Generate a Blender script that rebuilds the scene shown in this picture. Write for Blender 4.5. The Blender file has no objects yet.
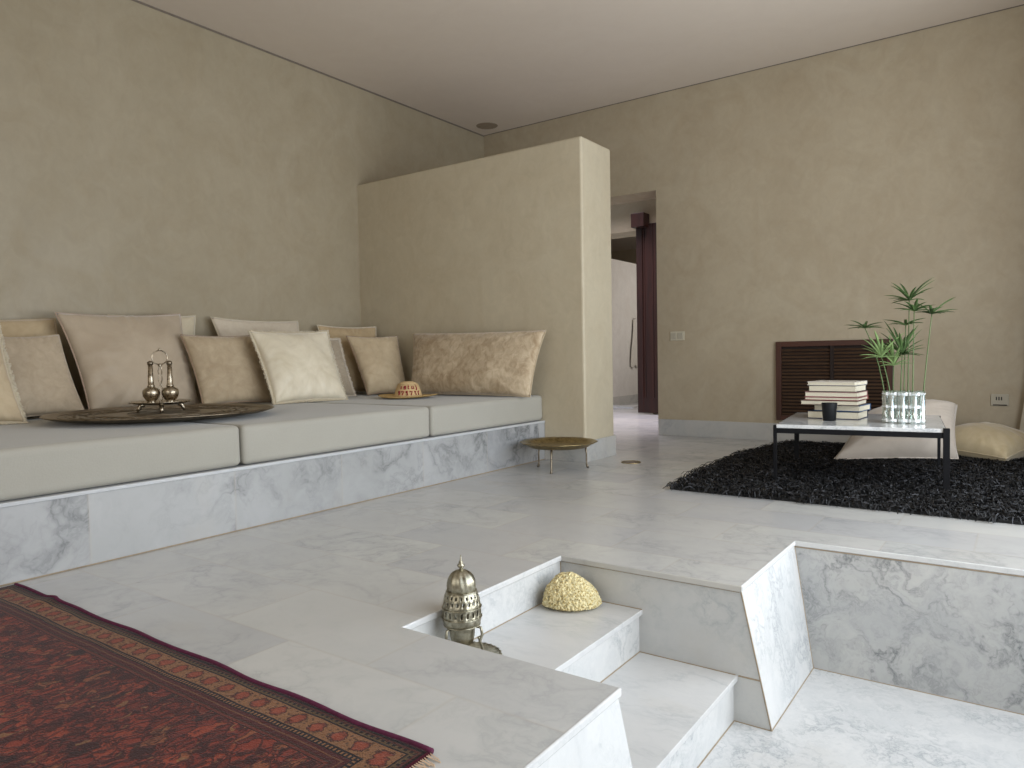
import bpy, bmesh, math, random
from mathutils import Vector, Matrix, noise
from math import sin, cos, pi, radians

random.seed(7)
C = bpy.context.scene.collection
sc = bpy.context.scene

# ------------------------------------------------------------------ nodes
class NT:
    def __init__(s, name):
        s.m = bpy.data.materials.new(name); s.m.use_nodes = True
        s.t = s.m.node_tree; s.n = s.t.nodes; s.l = s.t.links
        s.b = s.n['Principled BSDF']
        s._pos = None
    def node(s, typ, **kw):
        nd = s.n.new(typ)
        for k, v in kw.items(): setattr(nd, k, v)
        return nd
    def set(s, sock, v):
        if isinstance(v, bpy.types.NodeSocket): s.l.new(v, sock)
        elif v is not None:
            try: sock.default_value = v
            except TypeError: sock.default_value = (v, v, v)
    @property
    def pos(s):
        if s._pos is None: s._pos = s.node('ShaderNodeNewGeometry').outputs['Position']
        return s._pos
    def math(s, op, a, b=None, c=None, clamp=False):
        nd = s.node('ShaderNodeMath', operation=op, use_clamp=clamp)
        s.set(nd.inputs[0], a)
        if b is not None: s.set(nd.inputs[1], b)
        if c is not None: s.set(nd.inputs[2], c)
        return nd.outputs[0]
    def vmath(s, op, a, b=None):
        nd = s.node('ShaderNodeVectorMath', operation=op)
        s.set(nd.inputs[0], a)
        if b is not None: s.set(nd.inputs[1], b)
        return nd.outputs[0]
    def sep(s, v):
        nd = s.node('ShaderNodeSeparateXYZ'); s.set(nd.inputs[0], v); return nd.outputs
    def comb(s, x, y, z):
        nd = s.node('ShaderNodeCombineXYZ')
        for i, v in enumerate((x, y, z)): s.set(nd.inputs[i], v)
        return nd.outputs[0]
    def scale(s, v, sx, sy, sz): return s.vmath('MULTIPLY', v, (sx, sy, sz))
    def noise(s, v, scale, detail=4, rough=.55, dist=0.0):
        nd = s.node('ShaderNodeTexNoise'); s.set(nd.inputs['Vector'], v)
        nd.inputs['Scale'].default_value = scale; nd.inputs['Detail'].default_value = detail
        nd.inputs['Roughness'].default_value = rough; nd.inputs['Distortion'].default_value = dist
        return nd.outputs['Fac']
    def vor(s, v, scale, feature='F1', out='Distance', rnd=1.0):
        nd = s.node('ShaderNodeTexVoronoi', feature=feature); s.set(nd.inputs['Vector'], v)
        nd.inputs['Scale'].default_value = scale; nd.inputs['Randomness'].default_value = rnd
        return nd.outputs[out]
    def white(s, v):
        nd = s.node('ShaderNodeTexWhiteNoise'); s.set(nd.inputs['Vector'], v); return nd.outputs
    def ramp(s, f, stops, interp='LINEAR'):
        nd = s.node('ShaderNodeValToRGB'); cr = nd.color_ramp; cr.interpolation = interp
        while len(cr.elements) < len(stops): cr.elements.new(.5)
        for e, (p, c) in zip(cr.elements, stops):
            e.position = p
            e.color = (c, c, c, 1) if isinstance(c, (int, float)) else (*c, 1)
        s.set(nd.inputs[0], f); return nd.outputs[0]
    def mix(s, f, a, b, mode='MIX'):
        nd = s.node('ShaderNodeMix', data_type='RGBA', blend_type=mode)
        s.set(nd.inputs[0], f)
        for i, v in ((6, a), (7, b)):
            if isinstance(v, tuple) and len(v) == 3: v = (*v, 1)
            s.set(nd.inputs[i], v)
        return nd.outputs[2]
    def bump(s, h, strength=.3, dist=.01):
        nd = s.node('ShaderNodeBump'); s.set(nd.inputs['Height'], h)
        nd.inputs['Strength'].default_value = strength; nd.inputs['Distance'].default_value = dist
        s.l.new(nd.outputs[0], s.b.inputs['Normal'])
    def out(s, col=None, rough=None, metal=None, spec=None, sheen=None, coat=None):
        if col is not None:
            if isinstance(col, tuple) and len(col) == 3: col = (*col, 1)
            s.set(s.b.inputs['Base Color'], col)
        if rough is not None: s.set(s.b.inputs['Roughness'], rough)
        if metal is not None: s.set(s.b.inputs['Metallic'], metal)
        if spec is not None: s.set(s.b.inputs['Specular IOR Level'], spec)
        if sheen is not None:
            s.b.inputs['Sheen Weight'].default_value = sheen; s.b.inputs['Sheen Roughness'].default_value = .4
        if coat is not None: s.b.inputs['Coat Weight'].default_value = coat
        return s.m

def lin(r, g, b):
    f = lambda c: (c/255/12.92) if c/255 <= .04045 else ((c/255+.055)/1.055)**2.4
    return (f(r), f(g), f(b))

def m_plaster(name, a, b, c, rough=.5, k=.12, bs=.22):
    t = NT(name)
    n1 = t.noise(t.pos, .9, 5, .6, .5); n2 = t.noise(t.scale(t.pos, 1, 1, .9), 2.6, 7, .62, 1.4)
    n3 = t.noise(t.scale(t.pos, 1, 1, .8), 11, 5, .65, 1.2)
    col = t.mix(t.ramp(n1, [(.3, 0.), (.7, 1.)]), a, b)
    col = t.mix(t.math('MULTIPLY', t.ramp(n2, [(.42, 0.), (.72, 1.)]), .45), col, c)
    col = t.mix(k, col, t.ramp(n3, [(.3, .25), (.7, 1.)]), 'MULTIPLY')
    fine = t.noise(t.pos, 60, 3, .6)
    t.bump(t.math('ADD', t.math('MULTIPLY', n2, 1.0), t.math('MULTIPLY', fine, .12)), bs, .012)
    return t.out(col, t.ramp(n2, [(.3, rough-.1), (.7, rough+.1)]), spec=.35)

def marble_color(t, v, base=.68, vein=.34, amt=1.0, vs=1.0, warm=(1.0, .985, .955)):
    w = t.noise(v, 1.7*vs, 5, .6)
    wv = t.vmath('ADD', v, t.scale(t.comb(w, t.noise(t.vmath('ADD', v, (9.1, 3.3, 5.7)), 1.7*vs, 4), t.noise(t.vmath('ADD', v, (2.1, 7.3, 1.7)), 2.2*vs, 4)), .55, .55, .55))
    sv = t.vmath('MULTIPLY', wv, (1.0, 1.0, 1.0))
    f1 = t.noise(sv, 2.3*vs, 8, .58)
    d1 = t.math('ABSOLUTE', t.math('SUBTRACT', f1, .5))
    v1 = t.ramp(d1, [(0, 1.), (.012, .55), (.05, .12), (.11, 0.)])
    f2 = t.noise(t.vmath('ADD', sv, (4.4, 8.1, 2.2)), 5.5*vs, 7, .6)
    d2 = t.math('ABSOLUTE', t.math('SUBTRACT', f2, .5))
    v2 = t.ramp(d2, [(0, .6), (.015, .3), (.06, 0.)])
    cloud = t.ramp(t.noise(wv, 1.5*vs, 6, .62), [(.38, 0.), (.68, 1.)])
    mask = t.ramp(t.noise(t.vmath('ADD', v, (1.3, 6.6, 3.1)), 1.3*vs, 3), [(.4, .15), (.62, 1.)])
    k = t.math('MULTIPLY', t.math('ADD', v1, t.math('MULTIPLY', v2, .6)), mask)
    k = t.math('MULTIPLY', k, .62*amt, clamp=True)
    b = tuple(base*x for x in warm)
    g = (base*.80, base*.81, base*.805)
    col = t.mix(t.math('MULTIPLY', cloud, .55*amt), b, g)
    rust = t.ramp(t.noise(t.vmath('ADD', v, (7.7, 1.2, 9.4)), 3.1, 4), [(.6, 0.), (.75, 1.)])
    col = t.mix(t.math('MULTIPLY', rust, .16), col, (base*.86, base*.74, base*.55))
    return t.mix(k, col, (vein*.93, vein*.98, vein*1.0))

def m_marble(name, off=(0, 0, 0), stretch=(1, 1, 1), rough=.25, **kw):
    t = NT(name)
    v = t.scale(t.vmath('ADD', t.pos, off), *stretch)
    return t.out(marble_color(t, v, **kw), rough, spec=.5)

def m_marble_tiles(name, ax, ay, w, h, ox, oy, shift=.5, joint=.0028, rough=.2, jcol=(.42, .36, .28), **kw):
    """tiles of w x h laid on world axes ax / ay in running rows; veins differ from tile to tile"""
    t = NT(name)
    s = t.sep(t.pos)
    y = t.math('DIVIDE', t.math('SUBTRACT', s[ay], oy), h)
    row = t.math('FLOOR', y)
    rr = t.white(t.comb(row, 3.7, 1.1))[0]
    sh = t.math('MULTIPLY', t.math('FLOORED_MODULO', row, 2.0), shift)
    x = t.math('ADD', t.math('DIVIDE', t.math('SUBTRACT', s[ax], ox), w), sh)
    col_ = t.math('FLOOR', x)
    fx = t.math('SUBTRACT', x, col_); fy = t.math('SUBTRACT', y, row)
    ex = t.math('MULTIPLY', t.math('MINIMUM', fx, t.math('SUBTRACT', 1., fx)), w)
    ey = t.math('MULTIPLY', t.math('MINIMUM', fy, t.math('SUBTRACT', 1., fy)), h)
    e = t.math('MINIMUM', ex, ey)
    jm = t.ramp(e, [(0, 1.), (joint, .8), (joint*2.2, 0.)])
    wn = t.white(t.comb(col_, row, .5))
    off = t.scale(wn[1], 13., 13., 13.)
    v = t.vmath('ADD', t.pos, off)
    c = marble_color(t, v, **kw)
    tint = t.ramp(wn[0], [(0, (.90, .90, .91)), (.5, (.975, .965, .945)), (1, (1.03, 1.02, .99))])
    c = t.mix(1., c, tint, 'MULTIPLY')
    c = t.mix(t.math('MULTIPLY', jm, .24), c, jcol)
    return t.out(c, t.math('ADD', rough, t.math('MULTIPLY', t.noise(t.pos, 5, 4), .12)), spec=.5)

def m_velvet(name, a, b, scale=14, sheen=.5, rough=.75, stretch=(1, 1, 1), weave=True, metal=0.):
    t = NT(name)
    v = t.scale(t.pos, *stretch)
    n = t.noise(v, scale, 5, .65, .7); n2 = t.noise(v, 3.5, 3, .5, .5)
    col = t.mix(t.ramp(t.math('ADD', t.math('MULTIPLY', n, .65), t.math('MULTIPLY', n2, .35)), [(.36, 0.), (.64, 1.)]), a, b)
    wv = t.noise(t.pos, 420, 2, .5)
    t.bump(t.math('ADD', t.math('MULTIPLY', wv, .12), n2), .25, .012)
    return t.out(col, rough, sheen=sheen, spec=.3, metal=metal)

def m_linen(name, a, b):
    t = NT(name)
    s = t.sep(t.pos)
    wx = t.math('SINE', t.math('MULTIPLY', t.math('ADD', s[1], s[0]), 1500.)); wz = t.math('SINE', t.math('MULTIPLY', t.math('SUBTRACT', s[2], s[0]), 1500.))
    n = t.noise(t.pos, 5, 5, .6); n2 = t.noise(t.pos, 160, 2, .5)
    col = t.mix(t.math('ADD', t.math('MULTIPLY', n, .6), t.math('MULTIPLY', n2, .4)), a, b)
    t.bump(t.math('ADD', t.math('MULTIPLY', t.math('ADD', wx, wz), .04), n2), .12, .004)
    return t.out(col, .9, sheen=.25, spec=.2)

def m_metal(name, a, b, rough=.32, scale=30):
    t = NT(name)
    n = t.noise(t.pos, scale, 5, .65); n2 = t.noise(t.pos, scale*5, 3, .6)
    col = t.mix(t.ramp(n, [(.35, 0.), (.65, 1.)]), a, b)
    t.bump(n2, .15, .002)
    return t.out(col, t.ramp(n, [(.3, rough+.12), (.7, rough-.06)]), metal=1.)

def m_plain(name, a, rough=.6, var=.12, scale=20, metal=0., spec=.4):
    t = NT(name)
    n = t.noise(t.pos, scale, 4, .6)
    c = t.mix(t.ramp(n, [(.3, 0.), (.7, 1.)]), tuple(x*(1-var) for x in a), tuple(min(1, x*(1+var)) for x in a))
    return t.out(c, rough, metal=metal, spec=spec)

def m_wood(name, a, b, axis=2, scale=22, rough=.42):
    t = NT(name)
    st = [1., 1., 1.]; st[axis] = .06
    n = t.noise(t.scale(t.pos, *st), scale, 6, .65, .5)
    c = t.mix(t.ramp(n, [(.35, 0.), (.65, 1.)]), a, b)
    t.bump(n, .12, .004)
    return t.out(c, rough, spec=.4)

M = {}
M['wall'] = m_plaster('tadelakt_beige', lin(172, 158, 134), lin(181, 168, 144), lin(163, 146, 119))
M['wall_l'] = m_plaster('tadelakt_beige_dim', lin(160, 148, 124), lin(168, 156, 133), lin(152, 137, 110))  # darker copy of the wall plaster; the left wall's dimness is in the colour
M['wall_part'] = m_plaster('tadelakt_sand', lin(189, 177, 152), lin(196, 185, 161), lin(180, 165, 138))
M['wall_white'] = m_plaster('tadelakt_white', lin(205, 200, 192), lin(218, 213, 206), lin(196, 188, 178))
M['ceiling'] = m_plaster('ceiling_paint', lin(212, 200, 186), lin(215, 203, 189), lin(210, 197, 183), .7, k=.02, bs=.06)
M['gap'] = m_plain('painted_gap_shade', (.17, .14, .11))  # dark brown standing in for shade in the ceiling joint
M['floor'] = m_marble_tiles('marble_floor_tiles', 0, 1, .62, .342, -1.09, 2.99, base=.52, amt=.7, vein=.28, rough=.17)
M['bath'] = m_marble('marble_bath_wall', (3.1, 0, 1.7), base=.53, amt=1.0, vs=2.0, warm=(1., .985, .935))
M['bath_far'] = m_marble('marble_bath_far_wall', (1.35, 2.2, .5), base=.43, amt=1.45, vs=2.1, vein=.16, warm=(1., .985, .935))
M['bath_floor'] = m_marble('marble_bath_floor', (5.5, 1.1, 8.), base=.62, amt=1.2, vs=3.2)
M['step'] = m_marble('marble_step', (0.3, 4.9, 2.), (.8, 1.5, 1), base=.60, amt=.65, vs=1.5)
M['riser'] = m_marble('marble_riser', (7., 1., 3.), base=.62, amt=1.15, vs=2.4, warm=(1., .985, .95))
M['coping'] = m_marble('marble_coping', (2, 7., 1.), base=.60, amt=.5, vs=2.)
M['ledge'] = m_marble('marble_ledge', (2, 3., 1.), base=.50, amt=.5, vs=2., warm=(.98, .99, 1.0))
M['bench'] = m_marble_tiles('marble_bench_slabs', 1, 2, .65, .6, 1.335, -.02, shift=0., joint=.003, rough=.3, base=.41, amt=1.5, vein=.12, warm=(.985, .99, 1.0))
M['skirt'] = m_marble('marble_skirting', (11., 4., 6.), base=.50, amt=.9, vein=.25, warm=(1.0, .955, .87))
M['table_marble'] = m_marble('marble_table_top', (1., 6., 2.), base=.70, amt=1.3, vs=2.6, rough=.12)
M['grout'] = m_plain('grout', lin(150, 134, 112), .8)
M['mattress'] = m_linen('linen_mattress', lin(156, 152, 141), lin(168, 164, 153))
M['brass'] = m_metal('aged_brass', lin(172, 154, 112), lin(126, 110, 78), .32)
M['brass_dark'] = m_metal('dark_brass', lin(150, 138, 120), lin(104, 94, 80), .38, 18)
M['silver'] = m_metal('tarnished_silver', lin(196, 184, 162), lin(134, 122, 106), .27, 40)
M['burner'] = m_metal('antique_nickel', lin(182, 177, 158), lin(124, 118, 100), .34, 45)
M['steel'] = m_plain('steel_white_glint', (.93, .94, .95), .25, .02, metal=0., spec=.8)  # window reflection on the metal clips put in as a white base colour
M['black_metal'] = m_plain('black_metal', (.005, .005, .006), .6, spec=.15)
M['black_cup'] = m_plain('black_cup', (.007, .008, .009), .5, spec=.25)
M['dark_wood'] = m_wood('dark_red_wood', lin(34, 18, 14), lin(54, 27, 20), 2)
M['grille_frame'] = m_wood('grille_frame_wood', lin(74, 42, 30), lin(58, 33, 24), 2)
M['grille_rail'] = m_wood('grille_rail_wood', lin(78, 44, 31), lin(60, 34, 25), 0)
M['grille_slat'] = m_wood('grille_slat_wood', lin(88, 66, 48), lin(66, 48, 36), 0)
M['grille_back'] = m_plain('grille_back', lin(34, 22, 16), .8)
M['plate'] = m_plain('switch_plastic', lin(190, 182, 160), .4, .03)
M['socket'] = m_plain('socket_plastic', lin(172, 164, 146), .4, .03)
M['dark'] = m_plain('dark_slots', (.02, .018, .016))
M['speaker'] = m_plain('ceiling_speaker', lin(150, 136, 118), .7)
M['towel'] = m_linen('towel_cloth', lin(176, 170, 160), lin(206, 200, 190))
M['curtain'] = m_linen('curtain_cloth', lin(176, 165, 145), lin(190, 180, 160))
M['pile'] = None

# ------------------------------------------------------------------ mesh helpers
def wloc(o):
    v = Vector((0, 0, 0))
    while o is not None: v += o.location; o = o.parent
    return v

def obj(name, bm, m, parent=None, smooth=False, label=None, bevel=0., seg=2):
    me = bpy.data.meshes.new(name)
    if parent is not None:
        d = wloc(parent)
        for v in bm.verts: v.co -= d
    bmesh.ops.recalc_face_normals(bm, faces=bm.faces[:])
    bm.to_mesh(me); bm.free()
    o = bpy.data.objects.new(name, me); C.objects.link(o)
    if m is not None: me.materials.append(m)
    if parent is not None: o.parent = parent
    if smooth:
        for p in me.polygons: p.use_smooth = True
    if bevel:
        b = o.modifiers.new('bevel', 'BEVEL'); b.width = bevel; b.segments = seg; b.limit_method = 'ANGLE'; b.angle_limit = radians(40)
    if label: o['label'] = label
    return o

def tag(o, label, cat, group=None):
    o['label'] = label; o['category'] = cat
    if group: o['group'] = group
    return o

def thing(name, loc, label, cat, group=None):
    o = bpy.data.objects.new(name, None); C.objects.link(o); o.location = loc
    o.empty_display_size = .1
    return tag(o, label, cat, group)

def struct(name, bm, m, parent=None, **kw):
    o = obj(name, bm, m, parent, **kw)
    if parent is None: o['kind'] = 'structure'
    return o

def B(): return bmesh.new()

def box(bm, x0, x1, y0, y1, z0, z1, mat=None):
    vs = [bm.verts.new((x, y, z)) for x in (x0, x1) for y in (y0, y1) for z in (z0, z1)]
    if mat is not None:
        for v in vs: v.co = mat @ v.co
    for f in ((0, 1, 3, 2), (4, 6, 7, 5), (0, 4, 5, 1), (2, 3, 7, 6), (0, 2, 6, 4), (1, 5, 7, 3)):
        bm.faces.new([vs[i] for i in f])
    return bm

def quad(bm, *pts):
    bm.faces.new([bm.verts.new(p) for p in pts]); return bm

def prism(bm, poly, dv):
    """polygon (3-D points) pushed along dv"""
    a = [bm.verts.new(p) for p in poly]; b = [bm.verts.new(Vector(p)+Vector(dv)) for p in poly]
    n = len(poly)
    bm.faces.new(a); bm.faces.new(b[::-1])
    for i in range(n): bm.faces.new([a[i], b[i], b[(i+1) % n], a[(i+1) % n]])
    return bm

def lathe(bm, prof, c=(0, 0, 0), seg=40, holes=None, cap=True, fn=None):
    """prof: (radius, z) from bottom to top; holes(i, j) -> True leaves face out"""
    rings = []
    for r, z in prof:
        ring = []
        for j in range(seg):
            a = 2*pi*j/seg
            p = Vector((c[0]+r*cos(a), c[1]+r*sin(a), c[2]+z))
            if fn: p = fn(p, a, r, z)
            ring.append(bm.verts.new(p))
        rings.append(ring)
    for i in range(len(rings)-1):
        for j in range(seg):
            if holes and holes(i, j): continue
            k = (j+1) % seg
            bm.faces.new([rings[i][j], rings[i][k], rings[i+1][k], rings[i+1][j]])
    if cap:
        bm.faces.new(rings[0][::-1]); bm.faces.new(rings[-1])
    return bm

def tube(bm, pts, r, seg=8, closed=False, flat=1.0):
    pts = [Vector(p) for p in pts]; n = len(pts)
    rf = r if callable(r) else (lambda t: r)
    rings = []; up = None
    for i, p in enumerate(pts):
        if closed: d = pts[(i+1) % n]-pts[i-1]
        else: d = pts[min(i+1, n-1)]-pts[max(i-1, 0)]
        d.normalize()
        if up is None:
            up = Vector((0, 0, 1)) if abs(d.z) < .9 else Vector((1, 0, 0))
        s = d.cross(up)
        if s.length < 1e-6: s = d.cross(Vector((0, 1, 0)))
        s.normalize(); u = s.cross(d).normalized(); up = u
        rr = rf(i/max(1, n-1))
        rings.append([bm.verts.new(p+s*rr*cos(2*pi*k/seg)+u*rr*flat*sin(2*pi*k/seg)) for k in range(seg)])
    for i in range(n if closed else n-1):
        a, b = rings[i], rings[(i+1) % n]
        for k in range(seg):
            bm.faces.new([a[k], a[(k+1) % seg], b[(k+1) % seg], b[k]])
    if not closed:
        bm.faces.new(rings[0][::-1]); bm.faces.new(rings[-1])
    return bm

def bez(p0, p1, p2, n=10):
    p0, p1, p2 = Vector(p0), Vector(p1), Vector(p2)
    return [p0*(1-t)**2+p1*2*t*(1-t)+p2*t*t for t in [i/n for i in range(n+1)]]

# ------------------------------------------------------------------ measurements (metres, floor z = 0)
XL, YB, ZC = -5.042, 6.615, 3.315           # left wall, back wall, ceiling
XR, YF = .95, -1.3                           # window wall, wall behind the camera
YP, YP2, XPR, ZP = 4.671, 5.132, -2.664, 2.409   # free-standing partition
XD, ZD, XDL = -2.947, 2.394, -3.95           # doorway in back wall
XB, ZB = -3.022, .3014                       # bench front and top
XC, YC, YC2 = -1.515, 2.440, 1.523           # step recess
XS, XS2, ZF = -.794, -.689, -.480            # bath end (leaning), bath floor
YD, YD2 = 3.148, 3.028                       # bath long wall (leaning)
XBR, YBN = .78, -.9                          # far sides of the bath (out of frame)
YB2 = 6.985                                  # back face of the back wall

# ------------------------------------------------------------------ room shell
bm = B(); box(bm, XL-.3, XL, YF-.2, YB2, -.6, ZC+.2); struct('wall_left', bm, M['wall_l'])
bm = B(); box(bm, XL, XDL, YB, YB2, -.05, ZC+.1); box(bm, XD, XR+.3, YB, YB2, -.05, ZC+.1); box(bm, XDL, XD, YB, YB2, ZD, ZC+.1)
struct('wall_back', bm, M['wall'])
bm = B(); box(bm, XL-.3, XR+.3, YF-.2, YF, -.6, ZC+.1); struct('wall_front', bm, M['wall'])
bm = B(); WY0, WY1, WZ0, WZ1 = .4, 5.5, .06, 2.75
box(bm, XR, XR+.3, YF, WY0, -.6, ZC+.1); box(bm, XR, XR+.3, WY1, YB, -.6, ZC+.1)
box(bm, XR, XR+.3, WY0, WY1, WZ1, ZC+.1); box(bm, XR, XR+.3, WY0, WY1, -.6, WZ0)
struct('wall_right', bm, M['wall'])
bm = B(); box(bm, XL-.3, XR+.3, YF-.2, YB2, ZC, ZC+.2); struct('ceiling', bm, M['ceiling'])
bm = B(); box(bm, XL, XL+.006, YF, YB, ZC-.013, ZC); struct('gap_shade_1', bm, M['gap'])  # dark strips painted in for the shade of the wall-ceiling gap
bm = B(); box(bm, XL+.006, XR, YB-.006, YB, ZC-.006, ZC); struct('gap_shade_2', bm, M['gap'])

# free-standing partition with slightly softened edges
bm = B(); box(bm, XL-.06, XPR, YP, YP2, 0, ZP)
struct('wall_partition', bm, M['wall_part'], bevel=.018, seg=3)
bm = B(); box(bm, XB, XPR+.010, YP-.010, YP2+.01, 0, .158); struct('baseboard_partition', bm, M['skirt'], bevel=.002)
bm = B(); box(bm, XD+.004, XR, YB-.008, YB, 0, .157); struct('baseboard_back', bm, M['skirt'], bevel=.002)

# floor slab with the hole of the bath and its step recess
bm = B()
ov = .006
def slab(x0, x1, y0, y1): box(bm, x0, x1, y0, y1, -.022, 0)
slab(XL-.1, XC+ov, YF-.1, YB2)
slab(XC+ov, XR+.1, YD-ov, YB2)
slab(XC+ov, XS+ov, YC-ov, YD-ov)
slab(XC+ov, XS+ov, YF-.1, YC2+ov)
slab(XS+ov, XR+.1, YF-.1, YBN)
slab(XBR, XR+.1, YBN, YD-ov)
struct('floor', bm, M['floor'])

# ------------------------------------------------------------------ sunken bath
bath = thing('sunken_bath', (XS, YC, ZF), 'white veined marble sunken bath with two steps cut into the floor', 'bath')
zb = -.022
def lean_x(z): return XS+(XS2-XS)*(z/ZF)
def lean_y(z): return YD+(YD2-YD)*(z/ZF)
# far long wall (leaning towards the bath)
bm = B(); quad(bm, (lean_x(zb)-.0, lean_y(zb), zb), (XBR, lean_y(zb), zb), (XBR, YD2, ZF), (XS2, YD2, ZF)); obj('long_wall', bm, M['bath_far'], bath)
# leaning end face, north and south of the steps
bm = B(); quad(bm, (lean_x(zb), YC, zb), (lean_x(zb), lean_y(zb), zb), (XS2, YD2, ZF), (XS2, YC, ZF)); obj('end_wall', bm, M['riser'], bath)
bm = B(); quad(bm, (lean_x(zb), YBN, zb), (lean_x(zb), YC2, zb), (XS2, YC2, ZF), (XS2, YBN, ZF)); obj('end_wall', bm, M['riser'], bath)
# side cheeks of the step recess
for y, nm in ((YC, 'side_cheek'), (YC2, 'side_cheek')):
    bm = B(); quad(bm, (XC, y, zb), (lean_x(zb), y, zb), (XS2, y, ZF), (XC, y, ZF)); obj(nm, bm, M['bath'], bath)
# back riser of the recess
Z1, Z2 = -.1543, -.3168
bm = B(); quad(bm, (XC, YC2, zb), (XC, YC, zb), (XC, YC, Z1), (XC, YC2, Z1)); obj('riser', bm, M['riser'], bath)
for zt, xa, xn, zl in ((Z1, XC-.02, -1.159, Z2), (Z2, -1.18, -.803, ZF)):
    bm = B(); box(bm, xa, xn, YC2-.002, YC+.002, zt-.02, zt); obj('step_tread', bm, M['step'], bath, bevel=.002)
    bm = B(); quad(bm, (xn-.014, YC2, zt-.02), (xn-.014, YC, zt-.02), (xn-.014, YC, zl), (xn-.014, YC2, zl)); obj('riser', bm, M['riser'], bath)
bm = B(); quad(bm, (XC, YBN, ZF), (XBR, YBN, ZF), (XBR, YD2+.15, ZF), (XC, YD2+.15, ZF)); obj('basin_floor', bm, M['bath_floor'], bath)
bm = B(); quad(bm, (XBR, YBN, zb), (XBR, YD, zb), (XBR, YD, ZF), (XBR, YBN, ZF)); obj('long_wall', bm, M['bath'], bath)
bm = B(); quad(bm, (XS, YBN, zb), (XBR, YBN, zb), (XBR, YBN, ZF), (XS, YBN, ZF)); obj('long_wall', bm, M['bath'], bath)
# bright polished copings round the opening
def strip(p, q, r=.010): return tube(B(), [p, q], r, 10)
cz = -.0105
bm = B()
box(bm, XC+.002, XC+ov+.004, YC2, YC-ov, -.021, .0008); obj('coping', bm, M['coping'], bath, bevel=.004)
bm = B(); box(bm, XS+.001, XS+ov+.004, YC-ov-.004, YD-ov, -.021, .0008); obj('coping', bm, M['coping'], bath, bevel=.004)
bm = B(); box(bm, XS+.001, XS+ov+.004, YBN, YC2+ov+.004, -.021, .0008); obj('coping', bm, M['coping'], bath, bevel=.004)
bm = B(); box(bm, XC+ov, XS+ov+.004, YC-ov-.004, YC-ov+.006, -.021, .0006); obj('coping', bm, M['skirt'], bath, bevel=.003)
bm = B(); box(bm, XS+ov, XBR, YD-ov-.004, YD-ov+.006, -.021, .0006); obj('coping', bm, M['coping'], bath, bevel=.003)
# tan grout in the inner joints
bm = B()
g = .0026
for p, q in (((XC+.001, YC2, Z1), (XC+.001, YC, Z1)), ((XC+.001, YC-.001, Z1), (-1.16, YC-.001, Z1)), ((-1.172, YC2, Z2), (-1.172, YC, Z2)),
             ((-1.172, YC-.001, Z2), (-.81, YC-.001, Z2)), ((-.816, YC2, ZF), (-.816, YC, ZF)), ((-.816, YC-.001, ZF), (XS2, YC-.001, ZF)),
             ((XS2, YC, ZF), (XS2, YD2, ZF)), ((XS2, YD2, ZF), (XBR, YD2, ZF)), ((XS2, YBN, ZF), (XS2, YC2, ZF)),
             ((lean_x(zb), lean_y(zb), zb), (XS2, YD2, ZF)), ((lean_x(zb), YC, zb), (XS2, YC, ZF)), ((-.80, YC-.001, Z2), (lean_x(Z2), YC-.001, Z2)),
             ((XC, YC-.0005, zb), (XC, YC-.0005, Z1)), ((XC+ov, YC-.001, -.023), (XS, YC-.001, -.023)), ((XS, lean_y(-.024)-.001, -.024), (XBR, lean_y(-.024)-.001, -.024))):
    tube(bm, [p, q], g, 6)
obj('grout_line', bm, M['grout'], bath)

# ------------------------------------------------------------------ built-in bench and its mattresses
bench = thing('built_in_bench', (XL, .5, 0), 'long low built-in bench base of white marble slabs along left wall', 'bench')
bm = B(); box(bm, XL+.004, XB, YF+.05, YP-.004, 0, ZB-.016); obj('marble_front', bm, M['bench'], bench)
bm = B(); box(bm, XL+.004, XB+.006, YF+.05, YP-.004, ZB-.016, ZB); obj('marble_ledge', bm, M['ledge'], bench, bevel=.003)
bm = B(); tube(bm, [(XB, YF+.06, .003), (XB, YP-.014, .003)], .003, 6); obj('grout_line', bm, M['grout'], bench)

def rounded_slab(x0, x1, y0, y1, z0, z1, r=.035, sag=.006, seed=0):
    bm = B(); box(bm, x0, x1, y0, y1, z0, z1)
    bmesh.ops.bevel(bm, geom=bm.edges[:], offset=r, segments=4, profile=.6, affect='EDGES')
    bmesh.ops.subdivide_edges(bm, edges=[e for e in bm.edges if e.calc_length() > .3], cuts=14, use_grid_fill=True)
    for v in bm.verts:
        if v.co.z > z0+.03:
            n = noise.noise(Vector((v.co.x*2.1, v.co.y*2.1, seed*3.3)))
            v.co.z -= (.5+.5*n)*sag
            v.co.x += noise.noise(Vector((v.co.y*2.5, v.co.z*5, seed+9)))*sag*(1 if v.co.x > x1-.06 else 0)
    return bm
for k, (a, b, lb) in enumerate(((-.30, 2.036, 'beige linen seat mattress under the big round tray, left of the other two'),
                                (2.044, 3.376, 'beige linen seat mattress in the middle of the three on the bench'),
                                (3.386, 4.668, 'beige linen seat mattress under the straw hat, against the partition'))):
    bm = rounded_slab(XL+.006, XB-.012, a, b, ZB+.002, .5, seed=k)
    o = obj('seat_mattress', bm, M['mattress'], smooth=True)
    tag(o, lb, 'mattress', 'seat mattresses on the marble bench')

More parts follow.
